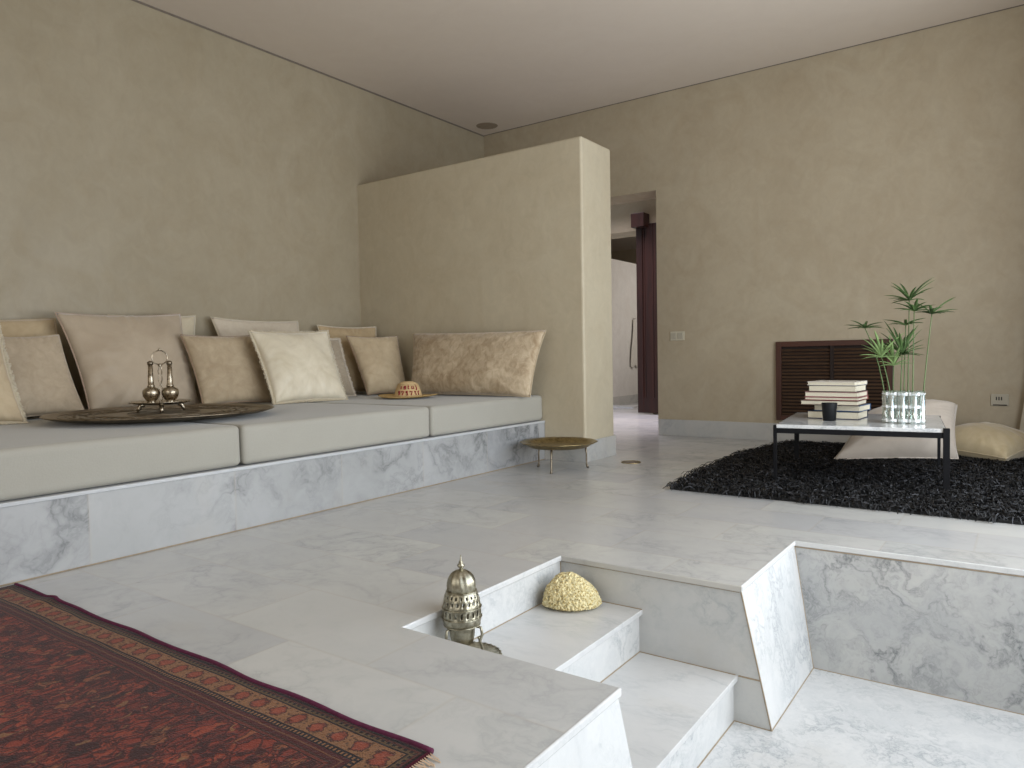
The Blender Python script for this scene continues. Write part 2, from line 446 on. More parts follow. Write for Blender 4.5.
# ------------------------------------------------------------------ cushions
def pillow(name, BL, BR, TL, TR, T, mat, label, seed=0, pip=None, fringe=False, group='cushions on the bench', pinch=.06, wr=.017, n=44, cat='cushion', sagtop=0., squash=.4995):
    BL, BR, TL, TR = map(Vector, (BL, BR, TL, TR))
    nrm = (BR-BL).cross(TL-BL).normalized()
    W = (BR-BL).length; H = (TL-BL).length
    def edge(u, v):
        cu, cv = 2*u-1, 2*v-1
        du = -cu*pinch*(1-cv*cv)
        dv = -cv*pinch*(1-cu*cu)
        u2, v2 = u+du*.5, v+dv*.5
        v2 -= sagtop*max(0, cv)*(1-cu*cu)
        return BL*(1-u2)*(1-v2)+BR*u2*(1-v2)+TL*(1-u2)*v2+TR*u2*v2
    def th(u, v):
        a = max(0, 1-abs(2*u-1)**2.3); b = max(0, 1-abs(2*v-1)**2.3)
        t = (a*b)**.47
        return T*.60*t*(1.0+.18*(.5-v))
    def pt(u, v, s):
        p = edge(u, v); t = th(u, v)
        w = 0
        if t > 0:
            near = min(u, 1-u, v, 1-v)
            ang = math.atan2(v-.5, u-.5)
            w = wr*1.2*noise.noise(Vector((u*2.6+seed*5.1, v*2.6, s*4)))*min(1, near*8)
            # creases running in from the seams
            fade = math.exp(-near*6)*min(1, near*22)
            w += wr*1.6*abs(noise.noise(Vector((cos(ang)*6+seed, sin(ang)*6, near*1.2))))*fade
            w -= wr*1.1*abs(noise.noise(Vector((cos(ang)*11+seed*2, sin(ang)*11, near*2+7))))*fade
            w += wr*.35*noise.noise(Vector((u*9+seed, v*9, s)))*min(1, near*8)
        p = p+nrm*(s*t+(w if t > 0 else 0))
        if squash and p.z < squash: p.z = squash
        return p
    bm = B(); F = []; K = []
    for j in range(n+1):
        rf, rb = [], []
        for i in range(n+1):
            u, v = i/n, j/n
            f = bm.verts.new(pt(u, v, 1)); rf.append(f)
            if i in (0, n) or j in (0, n): rb.append(f)
            else: rb.append(bm.verts.new(pt(u, v, -1)))
        F.append(rf); K.append(rb)
    for j in range(n):
        for i in range(n):
            bm.faces.new([F[j][i], F[j][i+1], F[j+1][i+1], F[j+1][i]])
            q = [K[j][i], K[j+1][i], K[j+1][i+1], K[j][i+1]]
            bm.faces.new(q)
    c = (BL+BR)/2
    root = thing(name, c, label, cat, group)
    cov = obj('cover', bm, mat, root, smooth=True)
    per = [(i/n, 0) for i in range(n)]+[(1, j/n) for j in range(n)]+[(1-i/n, 1) for i in range(n)]+[(0, 1-j/n) for j in range(n)]
    pb = B()
    pts = [edge(u, v) for u, v in per]
    if squash:
        for p in pts: p.z = max(p.z, squash)
    tube(pb, pts, .0042, 6, closed=True)
    if fringe:
        cen = (BL+BR+TL+TR)/4; rnd = random.Random(seed)
        for k in range(len(pts)):
            for q in range(4):
                p = pts[k].lerp(pts[(k+1) % len(pts)], q/4)
                d = (p-cen).normalized()
                e = p+d*(.014+rnd.random()*.012)+nrm*rnd.uniform(-.006, .006)
                if squash: e.z = max(e.z, squash)
                tube(pb, [p, e], .0022, 4)
    obj('fringe' if fringe else 'piping', pb, pip or mat, cov, smooth=True)
    return root

V = lambda n, a, b, **k: m_velvet(n, lin(*a), lin(*b), **k)
vt_tan = V('velvet_tan', (168, 146, 112), (186, 164, 130))
vt_brown = V('velvet_taupe', (164, 145, 118), (184, 166, 138))
vt_satin = V('satin_champagne', (170, 153, 131), (184, 168, 146), scale=4, rough=.5, sheen=.7)
vt_cream = V('satin_cream', (200, 188, 162), (226, 216, 194), scale=4, rough=.48, sheen=.8)
vt_light = V('linen_light', (196, 182, 162), (206, 194, 174), scale=30)
vt_rose = V('velvet_rosy', (172, 155, 131), (188, 171, 147), scale=20)
vt_gold = V('velvet_gold', (172, 152, 120), (186, 166, 134))
vt_long = V('velvet_crushed', (158, 136, 106), (206, 188, 160), scale=20, stretch=(1, 1, .7))
vt_grey = V('linen_grey', (160, 146, 126), (176, 162, 142), scale=60)
vt_sand = V('velvet_sand', (180, 160, 130), (194, 176, 146))
pip_rose = V('piping_rose', (166, 142, 122), (176, 152, 132))
pip_cream = V('piping_cream', (196, 182, 156), (206, 194, 168))
pip_dark = V('piping_brown', (146, 120, 98), (156, 132, 108))

pillow('cushion', (-4.74, 1.315, .505), (-4.74, 2.03, .505), (-4.95, 1.372, 1.058), (-4.95, 2.035, 1.090), .13, vt_gold, 'tan gold cushion against wall at far left, partly hidden behind two others', 3, pinch=.03)
pillow('cushion', (-4.90, 2.34, .51), (-4.90, 2.92, .51), (-4.985, 2.373, 1.125), (-4.985, 2.995, 1.142), .07, pip_cream, 'pale cushion of which only a small corner shows behind the large satin one', 4, pinch=.03)
pillow('cushion', (-4.54, 2.035, .503), (-4.65, 2.80, .503), (-4.80, 1.975, 1.116), (-4.87, 2.812, 1.143), .17, vt_satin, 'large champagne satin cushion behind the round tray, tallest on the bench', 5, pip=pip_rose, wr=.016)
pillow('cushion', (-4.50, 1.502, .505), (-4.50, 1.995, .505), (-4.72, 1.547, .968), (-4.72, 1.955, .980), .13, vt_rose, 'rosy beige velvet cushion left of the large satin one, behind tray edge', 6)
pillow('cushion', (-4.30, 1.10, .503), (-4.24, 1.580, .503), (-4.52, 1.08, 1.0), (-4.46, 1.550, 1.02), .14, vt_sand, 'sand coloured fringed cushion cut off by the left edge of the photo', 7, pip=pip_cream, fringe=True)
pillow('cushion', (-4.76, 3.163, .503), (-4.76, 3.884, .503), (-4.965, 3.106, 1.135), (-4.965, 3.898, 1.128), .13, vt_light, 'pale large cushion against wall, only its top showing behind two cushions', 8, pip=pip_cream)
pillow('cushion', (-4.49, 2.730, .503), (-4.43, 3.250, .503), (-4.67, 2.694, .988), (-4.61, 3.235, .992), .13, vt_brown, 'taupe velvet cushion with dark piping right of the large satin one', 9, pip=pip_dark)
pillow('cushion', (-4.46, 3.378, .503), (-4.46, 4.05, .503), (-4.68, 3.397, .973), (-4.68, 4.09, .970), .10, vt_grey, 'grey beige fringed cushion peeking out behind the bright cream one', 10, fringe=True, pip=vt_light)
pillow('cushion', (-4.20, 3.085, .503), (-4.12, 3.655, .503), (-4.44, 3.073, 1.005), (-4.36, 3.692, 1.014), .15, vt_cream, 'bright cream satin cushion with fringed lower edge in middle of the row', 11, pip=pip_cream, wr=.014, fringe=True)
pillow('cushion', (-4.74, 4.112, .503), (-4.60, 4.50, .503), (-4.95, 4.085, 1.100), (-4.77, 4.60, 1.090), .12, vt_tan, 'large tan cushion in the corner behind the small sand coloured one', 12, pip=pip_cream)
pillow('cushion', (-4.42, 4.150, .503), (-4.30, 4.50, .503), (-4.66, 4.150, .998), (-4.49, 4.585, .997), .13, vt_sand, 'sand coloured square cushion in the corner left of the long cushion', 13, pip=pip_dark)
pillow('long_cushion', (-4.142, 4.36, .503), (-2.945, 4.36, .503), (-4.271, 4.55, 1.010), (-2.92, 4.55, .990), .17, vt_long, 'long mottled velvet cushion leaning on the partition behind the straw hat', 14, pip=vt_sand, pinch=.035, fringe=False)

# ------------------------------------------------------------------ large tray and rosewater sprinkler set
TC = (-3.83, 2.10)
tray = thing('round_tray', (TC[0], TC[1], .5), 'very large round dark metal tray lying on the bench mattress', 'tray')
bm = B()
lathe(bm, [(.0, .001), (.30, .001), (.42, .006), (.53, .022), (.565, .033), (.572, .037), (.568, .041), (.555, .038), (.525, .034), (.515, .031), (.0, .029)][1:-1]+[(.30, .028), (.02, .028)], (*TC, .5), 72)
dish = obj('tray_dish', bm, M['brass_dark'], tray, smooth=True)
bm = B()
for r in (.18, .30, .34, .46, .50):
    tube(bm, [(TC[0]+r*cos(a), TC[1]+r*sin(a), .5285+(.0015 if r > .32 else 0)+(max(0, r-.42)*.02)) for a in [2*pi*k/64 for k in range(64)]], .003, 5, closed=True)
for k in range(24):
    a = 2*pi*k/24; c = (TC[0]+.40*cos(a), TC[1]+.40*sin(a))
    tube(bm, [(c[0]+.035*cos(b), c[1]+.035*sin(b), .530) for b in [2*pi*q/12 for q in range(12)]], .0025, 4, closed=True)
obj('engraved_pattern', bm, M['brass_dark'], dish, smooth=True)

SC = Vector((-3.95, 2.15, .530))
stand = thing('sprinkler_stand', SC, 'small footed metal stand with ring handle on the large tray', 'stand')
bm = B(); lathe(bm, [(.02, .040), (.09, .038), (.14, .044), (.162, .052), (.165, .055), (.16, .056), (.135, .050), (.09, .045), (.01, .045)], SC, 48); obj('dish', bm, M['silver'], stand, smooth=True)
for k in range(4):
    a = pi/4+k*pi/2+.3; d = Vector((cos(a), sin(a), 0))
    bm = B(); tube(bm, [SC+d*.085+Vector((0, 0, .04)), SC+d*.105+Vector((0, 0, .034)), SC+d*.112+Vector((0, 0, .016)), SC+d*.122+Vector((0, 0, .004))], lambda t: .014-.006*t, 8); obj('foot', bm, M['silver'], stand, smooth=True)
dv = Vector((.48, .86, 0)).normalized()         # the two bottles stand side by side along this line
pv = Vector((dv.y, -dv.x, 0))
for s in (-1, 1):
    bm = B()
    pts = []
    for i in range(41):
        t = i/40; z = .047+.207*t
        a = s*pi/2+t*pi*2.0; r = .013*(.35+.65*abs(cos(t*pi*2)))
        pts.append(SC+dv*r*cos(a)*1.2+pv*r*sin(a)*.6+Vector((0, 0, z)))
    tube(bm, pts, .0026, 6); obj('twisted_rod', bm, M['silver'], stand, smooth=True)
bm = B(); lathe(bm, [(.004, 0), (.011, .004), (.012, .012), (.006, .018)], SC+Vector((0, 0, .248)), 16); obj('collar', bm, M['silver'], stand, smooth=True)
rc = SC+Vector((0, 0, .300))
bm = B(); tube(bm, [rc+dv*.039*cos(a)+Vector((0, 0, .039*sin(a))) for a in [2*pi*k/36 for k in range(36)]], .0034, 8, closed=True)
obj('ring_handle', bm, M['silver'], stand, smooth=True)
bm = B(); bmesh.ops.create_uvsphere(bm, u_segments=12, v_segments=8, radius=.008, matrix=Matrix.Translation(rc+Vector((0, 0, .043)))); obj('knob', bm, M['silver'], stand, smooth=True)
for s, lb in ((-1, 'left one of two long-necked metal rosewater bottles on the ring-handled stand'), (1, 'right one of two long-necked metal rosewater bottles on the ring-handled stand')):
    p = SC+dv*s*.048+pv*.012+Vector((0, 0, .046))
    bt = thing('rosewater_bottle', p, lb, 'bottle', 'rosewater bottles on the tray')
    bm = B(); lathe(bm, [(.022, 0), (.026, .004), (.020, .010), (.032, .022), (.042, .040), (.0455, .058), (.043, .072), (.034, .082), (.021, .088), (.018, .092)], p, 28); obj('body', bm, M['silver'], bt, smooth=True)
    bm = B(); lathe(bm, [(.017, .090), (.021, .096), (.016, .102), (.0145, .13), (.0115, .215)], p, 20); obj('neck', bm, M['silver'], bt, smooth=True)
    bm = B(); lathe(bm, [(.0115, .212), (.0155, .217), (.0155, .228), (.011, .233), (.004, .236)], p, 20); obj('sprinkler_cap', bm, M['brass_dark'], bt, smooth=True)

# ------------------------------------------------------------------ straw hat
t = NT('straw')
nn = t.noise(t.scale(t.pos, 1, 1, 1), 90, 3, .6)
rr = t.vmath('DISTANCE', t.pos, (-3.80, 3.98, .5)) if False else None
t_col = t.mix(t.ramp(nn, [(.3, 0.), (.7, 1.)]), lin(170, 138, 84), lin(206, 176, 120)); t.bump(nn, .5, .006)
M['straw'] = t.out(t_col, .8)
M['straw_crown'] = m_plain('straw_crown', lin(206, 178, 132), .8, .14, 120)
M['red_yarn'] = m_plain('red_yarn', lin(140, 34, 44), .8)
HC = Vector((-3.80, 3.98, .503))
hat = thing('straw_hat', HC, 'wide-brimmed straw hat with red embroidery lying on the mattress', 'hat')
bm = B(); lathe(bm, [(.08, .004), (.16, .003), (.205, .010), (.222, .016), (.224, .020), (.205, .016), (.16, .011), (.11, .014), (.08, .014)], HC, 56,
                fn=lambda p, a, r, z: p+Vector((0, 0, .006*sin(2*a+1)*(r/.22)**2 if r > .1 else 0)))
obj('brim', bm, M['straw'], hat, smooth=True)
CR = [(.106, .010), (.098, .040), (.086, .075), (.072, .100), (.056, .115), (.035, .122), (.005, .124)]
bm = B(); lathe(bm, CR, HC, 48, cap=False); crown = obj('crown', bm, M['straw_crown'], hat, smooth=True)
bm = B()
for i in range(12):
    z = .018+i*.0078
    r = .106-(z-.01)*.31 if z < .1 else .076-(z-.1)*1.1
    tube(bm, [HC+Vector((r*cos(a), r*sin(a), z)) for a in [2*pi*k/48 for k in range(48)]], .0032, 5, closed=True)
obj('woven_coil', bm, M['straw_crown'], crown, smooth=True)
G = {  # small embroidered signs as strokes in a unit square
 'i': [[(.5, .1), (.5, .7)]], 'a': [[(.8, .75), (.25, .75), (.15, .4), (.25, .1), (.8, .1)], [(.8, .85), (.8, .05)], [(.2, .45), (.8, .45)]],
 't': [[(.3, 1.1), (.3, .15), (.7, .1)], [(.1, .7), (.6, .75)]], 'o': [[(.2, .75), (.15, .15), (.8, .1), (.85, .7)], [(.5, .95), (.55, .95)]],
 'j': [[(.6, .9), (.65, .1), (.3, -.2)], [(.5, 1.1), (.6, 1.1)]],
 '9': [[(.75, .5), (.2, .55), (.2, .95), (.75, .95), (.75, .3), (.5, 0)]], '7': [[(.1, .9), (.85, .9), (.4, 0)], [(.1, .9), (.1, .7)]],
 'e': [[(.75, .95), (.2, .9), (.2, .5), (.7, .5), (.75, .1), (.2, .05)], [(.2, .7), (.7, .75)]], 's': [[(.2, .9), (.8, .85), (.35, .5)], [(.7, .4), (.7, .0)]], 'r': [[(.3, .9), (.3, .0)], [(.3, .8), (.85, .9)]]}
bm = B()
vd = math.atan2(-3.98, 3.80)                     # side of the crown turned to the room
def crown_pt(ang, z):
    for (r0, z0), (r1, z1) in zip(CR, CR[1:]):
        if z0 <= z <= z1: r = r0+(r1-r0)*(z-z0)/(z1-z0); break
    else: r = .09
    return HC+Vector(((r+.004)*cos(ang), (r+.004)*sin(ang), z))
for row, z0, hgt in (('iatoj', .066, .030), ('97e7sr', .024, .030)):
    w = .29; n = len(row)
    for k, ch in enumerate(row):
        a0 = vd+.12+(k-n/2)*w*(1.1 if n == 6 else 1.15)
        for st in G[ch]:
            tube(bm, [crown_pt(a0+x*w*.78, z0+y*hgt) for x, y in st], .0042, 5)
obj('embroidered_signs', bm, M['red_yarn'], crown, smooth=True, label='dark red embroidered signs in two rows')

# ------------------------------------------------------------------ low brass tray table
PC = Vector((-2.675, 4.31, 0))
bt = thing('tray_table', PC, 'low round brass tray table on thin legs beside the partition end', 'table')
bm = B(); lathe(bm, [(.02, .150), (.13, .150), (.20, .158), (.228, .172), (.240, .184), (.268, .192), (.272, .196), (.266, .198), (.238, .191), (.222, .180), (.195, .166), (.13, .158), (.01, .157)], PC, 64, fn=lambda p, a, r, z: p+Vector((.004*cos(a)*cos(12*a), .004*sin(a)*cos(12*a), 0)) if r > .25 else p)
obj('tray', bm, M['brass'], bt, smooth=True)
for q in ((-2.855, 4.325), (-2.615, 4.115), (-2.535, 4.455)):
    d = (Vector((*q, 0))-PC); top = PC+d*.96+Vector((0, 0, .165))
    bm = B(); tube(bm, [top, PC+d*1.0+Vector((0, 0, .10)), PC+d*1.0+Vector((0, 0, .03)), PC+d*1.02+Vector((0, 0, .012)), PC+d*1.05], lambda s: .0085 if s < .1 else (.006 if s < .7 else .009), 10)
    obj('leg', bm, M['brass_dark'], bt, smooth=True)

# ------------------------------------------------------------------ incense burner on the upper step
IC = Vector((-1.441, 1.728, Z1)); IT = IC+Vector((.022, .008, 0))
ib = thing('incense_burner', IC, 'pierced domed metal incense burner standing on the upper bath step', 'incense burner')
bm = B(); lathe(bm, [(.02, 0), (.07, 0), (.088, .004), (.096, .012), (.100, .020), (.096, .022), (.088, .014), (.07, .009), (.01, .009)], IT, 60, fn=lambda p, a, r, z: p+Vector((cos(a), sin(a), 0))*.003*cos(30*a) if r > .09 else p)
obj('base_tray', bm, M['burner'], ib, smooth=True)
bm = B(); lathe(bm, [(.030, .008), (.026, .014), (.018, .022), (.014, .036), (.020, .046), (.034, .058), (.039, .078), (.041, .104), (.044, .116)], IC, 36); obj('bowl', bm, M['burner'], ib, smooth=True)
for k in range(3):
    a = radians(-100+120*k); d = Vector((cos(a), sin(a), 0)); z = Vector((0, 0, 1))
    bm = B(); tube(bm, [IC+d*.043+z*.112, IC+d*.062+z*.108, IC+d*.066+z*.085, IC+d*.058+z*.066, IC+d*.066+z*.045, IC+d*.070+z*.012], lambda s: .0048, 8)
    bmesh.ops.create_uvsphere(bm, u_segments=8, v_segments=6, radius=.006, matrix=Matrix.Translation(IC+d*.056+z*.075))
    obj('bracket', bm, M['burner'], ib, smooth=True)
# pierced cover: rows of slits are real openings
prof = [(.050, .112), (.058, .120), (.061, .132), (.0615, .150), (.061, .166), (.060, .178), (.0585, .186), (.057, .196), (.0545, .206), (.052, .214), (.048, .220), (.044, .226)]
rows = {3, 5, 7}
seg = 60
bm = B(); lathe(bm, prof, IC, seg, holes=lambda i, j: (i in (3,) and j % 3 == 0) or (i in (6,) and j % 3 == 1) or (i in (8,) and j % 3 == 0), cap=False)
o = obj('pierced_cover', bm, M['burner'], ib, smooth=True)
sm = o.modifiers.new('thick', 'SOLIDIFY'); sm.thickness = .0016; sm.offset = -1
up = [(.044, .224), (.0455, .232), (.0455, .244), (.043, .256), (.038, .268), (.030, .278), (.019, .285), (.006, .289)]
bm = B(); lathe(bm, up, IC, 60, cap=False, fn=lambda p, a, r, z: p+Vector((cos(a), sin(a), 0))*(.0013*cos(10*a+40*z) if .024 < r else 0)); ud = obj('upper_dome', bm, M['burner'], ib, smooth=True)
bm = B()
for zz, r in ((.116, .057), (.141, .0625), (.172, .0615), (.222, .0475)):
    tube(bm, [IC+Vector((r*cos(a), r*sin(a), zz)) for a in [2*pi*k/48 for k in range(48)]], .002, 6, closed=True)
obj('bead_ring', bm, M['burner'], o, smooth=True)
bm = B(); lathe(bm, [(.008, .286), (.005, .292), (.011, .298), (.012, .303), (.006, .309), (.008, .312), (.004, .316), (.0022, .322), (.002, .334)], IC, 16); obj('finial', bm, M['burner'], ud, smooth=True)

# ------------------------------------------------------------------ natural sponge
t = NT('sea_sponge')
vo = t.vor(t.pos, 105); n = t.noise(t.pos, 30, 4, .6)
t_c = t.mix(t.ramp(vo, [(.1, 1.), (.6, 0.)]), lin(240, 228, 182), lin(205, 178, 112))
t_c = t.mix(t.math('MULTIPLY', n, .35), t_c, lin(205, 178, 120)); t.bump(t.math('MULTIPLY', vo, -1.), .8, .012)
t.b.inputs['Subsurface Weight'].default_value = 0.
M['sponge'] = t.out(t_c, .95, spec=.1)
SP = Vector((-1.398, 2.325, Z1))
bm = B(); bmesh.ops.create_icosphere(bm, subdivisions=6, radius=1.)
ax = Vector((.81, .585, 0)); ay = Vector((-.585, .81, 0))
for v in bm.verts:
    c = v.co.copy()
    u, w, z = c.x, c.y, c.z
    lump = 1+.10*noise.noise(c*1.6+Vector((3, 1, 2)))
    hgt = .122*(1-.34*max(0, u)**1.2-.02*max(0, -u)) if z > 0 else .018
    p = ax*(u*.108*lump)+ay*(w*.078*lump)+Vector((0, 0, z*hgt*lump))
    cell, _ = noise.voronoi(c*15.)
    d = cell[0]
    pore = math.exp(-(d/.30)**2)*.012
    c2, _ = noise.voronoi(c*5.+Vector((5, 5, 5)))
    pore += math.exp(-(c2[0]/.20)**2)*.012
    fuzz = .004*noise.noise(c*24)
    nn = Vector((u/.108, w/.078, z/.15)).normalized(); nn = (ax*nn.x+ay*nn.y+Vector((0, 0, nn.z)))
    p += nn*(fuzz-pore*(1 if z > -.2 else .2))
    p.z = max(p.z+.016, .001)
    v.co = SP+p
o = obj('sea_sponge', bm, M['sponge'], smooth=True)
tag(o, 'round yellow natural sea sponge in the corner of the upper bath step', 'sponge')

# ------------------------------------------------------------------ Persian rug (front left)
RX0, RX1, RY0, RY1 = -2.975, -.968, -1.0, 1.055
t = NT('persian_rug')
s = t.sep(t.pos)
wob = t.math('MULTIPLY', t.math('SUBTRACT', t.noise(t.pos, 7, 3), .5), .012)
dy = t.math('SUBTRACT', RY1, s[1]); dx1 = t.math('SUBTRACT', RX1, s[0]); dx0 = t.math('SUBTRACT', s[0], RX0)
dmin = t.math('ADD', t.math('MINIMUM', dy, t.math('MINIMUM', dx1, dx0)), wob)
isx = t.math('LESS_THAN', t.math('MINIMUM', dx1, dx0), dy)
along = t.math('ADD', t.math('MULTIPLY', s[0], t.math('SUBTRACT', 1., isx)), t.math('MULTIPLY', s[1], isx))
dn = t.math('DIVIDE', dmin, .20, clamp=True)
DK, OL, BG, RD, MR, BR_ = lin(34, 26, 25), lin(100, 86, 58), lin(150, 118, 84), lin(142, 62, 46), lin(84, 36, 34), lin(70, 44, 36)
base = t.ramp(dn, [(0, lin(70, 22, 40)), (.03, DK), (.06, lin(84, 48, 38)), (.10, OL), (.15, DK), (.175, BG), (.46, DK), (.485, BG), (.53, DK), (.55, MR), (.60, lin(120, 86, 62)), (.62, MR), (.67, BR_), (.70, lin(110, 56, 44)), (.735, DK), (.75, RD)], 'CONSTANT')
# rosettes of the main border
P_ = .067
fr = t.math('SUBTRACT', t.math('FRACT', t.math('DIVIDE', along, P_)), .5)
rx = t.math('MULTIPLY', fr, P_); ry = t.math('SUBTRACT', dmin, .064)
nr = t.math('MULTIPLY', t.math('SUBTRACT', t.noise(t.pos, 75, 4, .7), .5), .036)
rd = t.math('ADD', t.math('SQRT', t.math('ADD', t.math('POWER', rx, 2.), t.math('POWER', t.math('MULTIPLY', ry, .95), 2.))), nr)
inb = t.math('MULTIPLY', t.math('GREATER_THAN', dmin, .037), t.math('LESS_THAN', dmin, .091))
small = t.ramp(t.math('ADD', t.vor(t.pos, 95), t.math('MULTIPLY', t.noise(t.pos, 140, 2), .3)), [(.36, 1.), (.56, 0.)])
col = t.mix(t.math('MULTIPLY', inb, t.math('MULTIPLY', small, .75)), base, lin(58, 44, 34))
col = t.mix(t.math('MULTIPLY', inb, t.math('LESS_THAN', rd, .0215)), col, lin(70, 44, 36))
col = t.mix(t.math('MULTIPLY', inb, t.ramp(rd, [(.013, 1.), (.019, 0.)])), col, t.mix(t.noise(t.pos, 90, 3), lin(120, 56, 44), lin(182, 104, 76)))
# dotted guard stripes
for dd, pp, w_ in ((.1015, .0115, .0055), (.022, .016, .004)):
    f2 = t.math('ABSOLUTE', t.math('SUBTRACT', t.math('FRACT', t.math('DIVIDE', along, pp)), .5))
    on = t.math('MULTIPLY', t.math('LESS_THAN', f2, .27), t.math('LESS_THAN', t.math('ABSOLUTE', t.math('SUBTRACT', dmin, dd)), w_))
    col = t.mix(on, col, lin(34, 26, 26))
# field: red ground with dark outlined motifs
inf = t.math('GREATER_THAN', dmin, .150)
fv = t.vmath('ADD', t.scale(t.pos, 1.5, .95, 1), t.scale(t.comb(t.noise(t.pos, 14, 3), t.noise(t.vmath('ADD', t.pos, (4, 4, 4)), 14, 3), 0.),   .085, .085, 0.))
vd1 = t.vor(fv, 22, 'DISTANCE_TO_EDGE'); vc = t.vor(fv, 22, 'F1', 'Color')
vv = t.sep(vc)
fld = t.ramp(vv[0], [(0, lin(150, 66, 48)), (.3, lin(128, 52, 42)), (.55, lin(168, 82, 58)), (.72, lin(110, 46, 38)), (.86, lin(160, 108, 74)), (.95, lin(60, 44, 42))], 'CONSTANT')
fn1 = t.noise(fv, 48, 4, .65, .8); fn2 = t.noise(t.vmath('ADD', fv, (3, 8, 1)), 20, 3, .6, .5)
dark = t.math('MAXIMUM', t.ramp(vd1, [(.02, .9), (.09, 0.)]), t.ramp(t.math('ADD', t.math('MULTIPLY', fn1, .6), t.math('MULTIPLY', fn2, .4)), [(.47, 0.), (.53, 1.)]))
fld = t.mix(.3, fld, t.mix(t.noise(t.pos, 70, 4), lin(90, 44, 38), lin(172, 100, 76)))
fld = t.mix(t.math('MULTIPLY', dark, .82), fld, lin(40, 28, 30))
fld = t.mix(t.ramp(t.noise(fv, 36, 2), [(.66, 0.), (.7, .8)]), fld, lin(150, 122, 86))
col = t.mix(inf, col, fld)
pile_n = t.noise(t.pos, 260, 2, .5)
col = t.mix(.5, col, t.ramp(pile_n, [(.3, .45), (.7, 1.)]), 'MULTIPLY')
col = t.mix(.25, col, t.ramp(t.noise(t.pos, 6, 4), [(.35, .55), (.65, 1.)]), 'MULTIPLY')
t.bump(t.math('ADD', pile_n, t.math('MULTIPLY', dark, .3)), .5, .004)
col = t.mix(1., col, (.75, .57, .50), 'MULTIPLY')
M['rug'] = t.out(col, .95, spec=.1)
M['rug'].node_tree.nodes['Principled BSDF'].inputs['Sheen Weight'].default_value = .1
M['binding'] = m_plain('purple_binding', lin(84, 28, 56), .9, .25, 60)
M['rug_fringe'] = m_plain('rug_fringe', lin(200, 176, 150), .9)
def rug_edge(x): return RY1+.004*sin(x*17)+.006*noise.noise(Vector((x*5, 1, 0)))+.006*math.exp(-((x+2.66)/.02)**2)
def rug_z(x, y): return .009+.0025*noise.noise(Vector((x*4, y*4, 2)))+.008*math.exp(-((x+2.66)/.05)**2-((y-RY1)/.05)**2)
rug = thing('persian_rug', ((RX0+RX1)/2, 0, 0), 'red Persian rug with dark motifs and beige flower border on marble floor', 'rug')
bm = B(); nx, ny = 130, 90
g = []
for j in range(ny+1):
    row = []
    for i in range(nx+1):
        x = RX0+(RX1-RX0)*i/nx; f = (j/ny)**.5
        y = RY0+(rug_edge(x)-RY0)*f
        row.append(bm.verts.new((x, y, rug_z(x, y))))
    g.append(row)
for j in range(ny):
    for i in range(nx): bm.faces.new([g[j][i], g[j][i+1], g[j+1][i+1], g[j+1][i]])
brd = [g[0][i] for i in range(nx+1)]+[g[j][nx] for j in range(1, ny+1)]+[g[ny][i] for i in range(nx-1, -1, -1)]+[g[j][0] for j in range(ny-1, 0, -1)]
low = [bm.verts.new((v.co.x, v.co.y, .001)) for v in brd]
for k in range(len(brd)):
    q = (k+1) % len(brd); bm.faces.new([brd[k], low[k], low[q], brd[q]])
obj('woven_field', bm, M['rug'], rug, smooth=True)
bm = B(); xs = [RX0+(RX1-RX0)*i/160 for i in range(161)]
tube(bm, [(x, rug_edge(x), rug_z(x, RY1)-.001) for x in xs], .0065, 8); obj('bound_edge', bm, M['binding'], rug, smooth=True, label='purple bound edge')
bm = B(); rnd = random.Random(4)
for k in range(220):
    y = rug_edge(RX1)-.004-k*.006
    tube(bm, [(RX1-.002, y, .006), (RX1+.012, y+rnd.uniform(-.004, .004), .004), (RX1+.022+rnd.random()*.014, y+rnd.uniform(-.008, .008), .002)], .0016, 4)
obj('end_fringe', bm, M['rug_fringe'], rug, label='short pale fringe')

# ------------------------------------------------------------------ black shag rug
t = NT('shag_strips')
wn = t.node('ShaderNodeAttribute'); wn.attribute_name = 'shade'
t_c = t.ramp(wn.outputs['Fac'], [(0, (.004, .004, .004)), (.6, (.011, .010, .010)), (.9, (.026, .026, .028)), (1, (.06, .06, .066))])
M['pile'] = t.out(t_c, .55, spec=.22)
M['shag_base'] = m_plain('shag_backing', (.008, .008, .008), .9)
SH = [(-1.70, 3.97), (.55, 3.93), (.46, 5.05), (.40, 5.75), (.25, 6.22), (-.05, 6.40), (-1.66, 6.46), (-1.80, 5.60), (-1.765, 4.6)]
shag = thing('shag_rug', (-.6, 5., 0), 'black shaggy rug of loose leather strips under the low table', 'rug')
bm = B(); prism(bm, [(x, y, .001) for x, y in SH], (0, 0, .012)); obj('backing', bm, M['shag_base'], shag)
def inside(x, y):
    c = False; n = len(SH)
    for i in range(n):
        x1, y1 = SH[i]; x2, y2 = SH[(i+1) % n]
        if (y1 > y) != (y2 > y) and x < (x2-x1)*(y-y1)/(y2-y1)+x1: c = not c
    return c
rnd = random.Random(11)
vs, fs, sh = [], [], []
cnt = 0
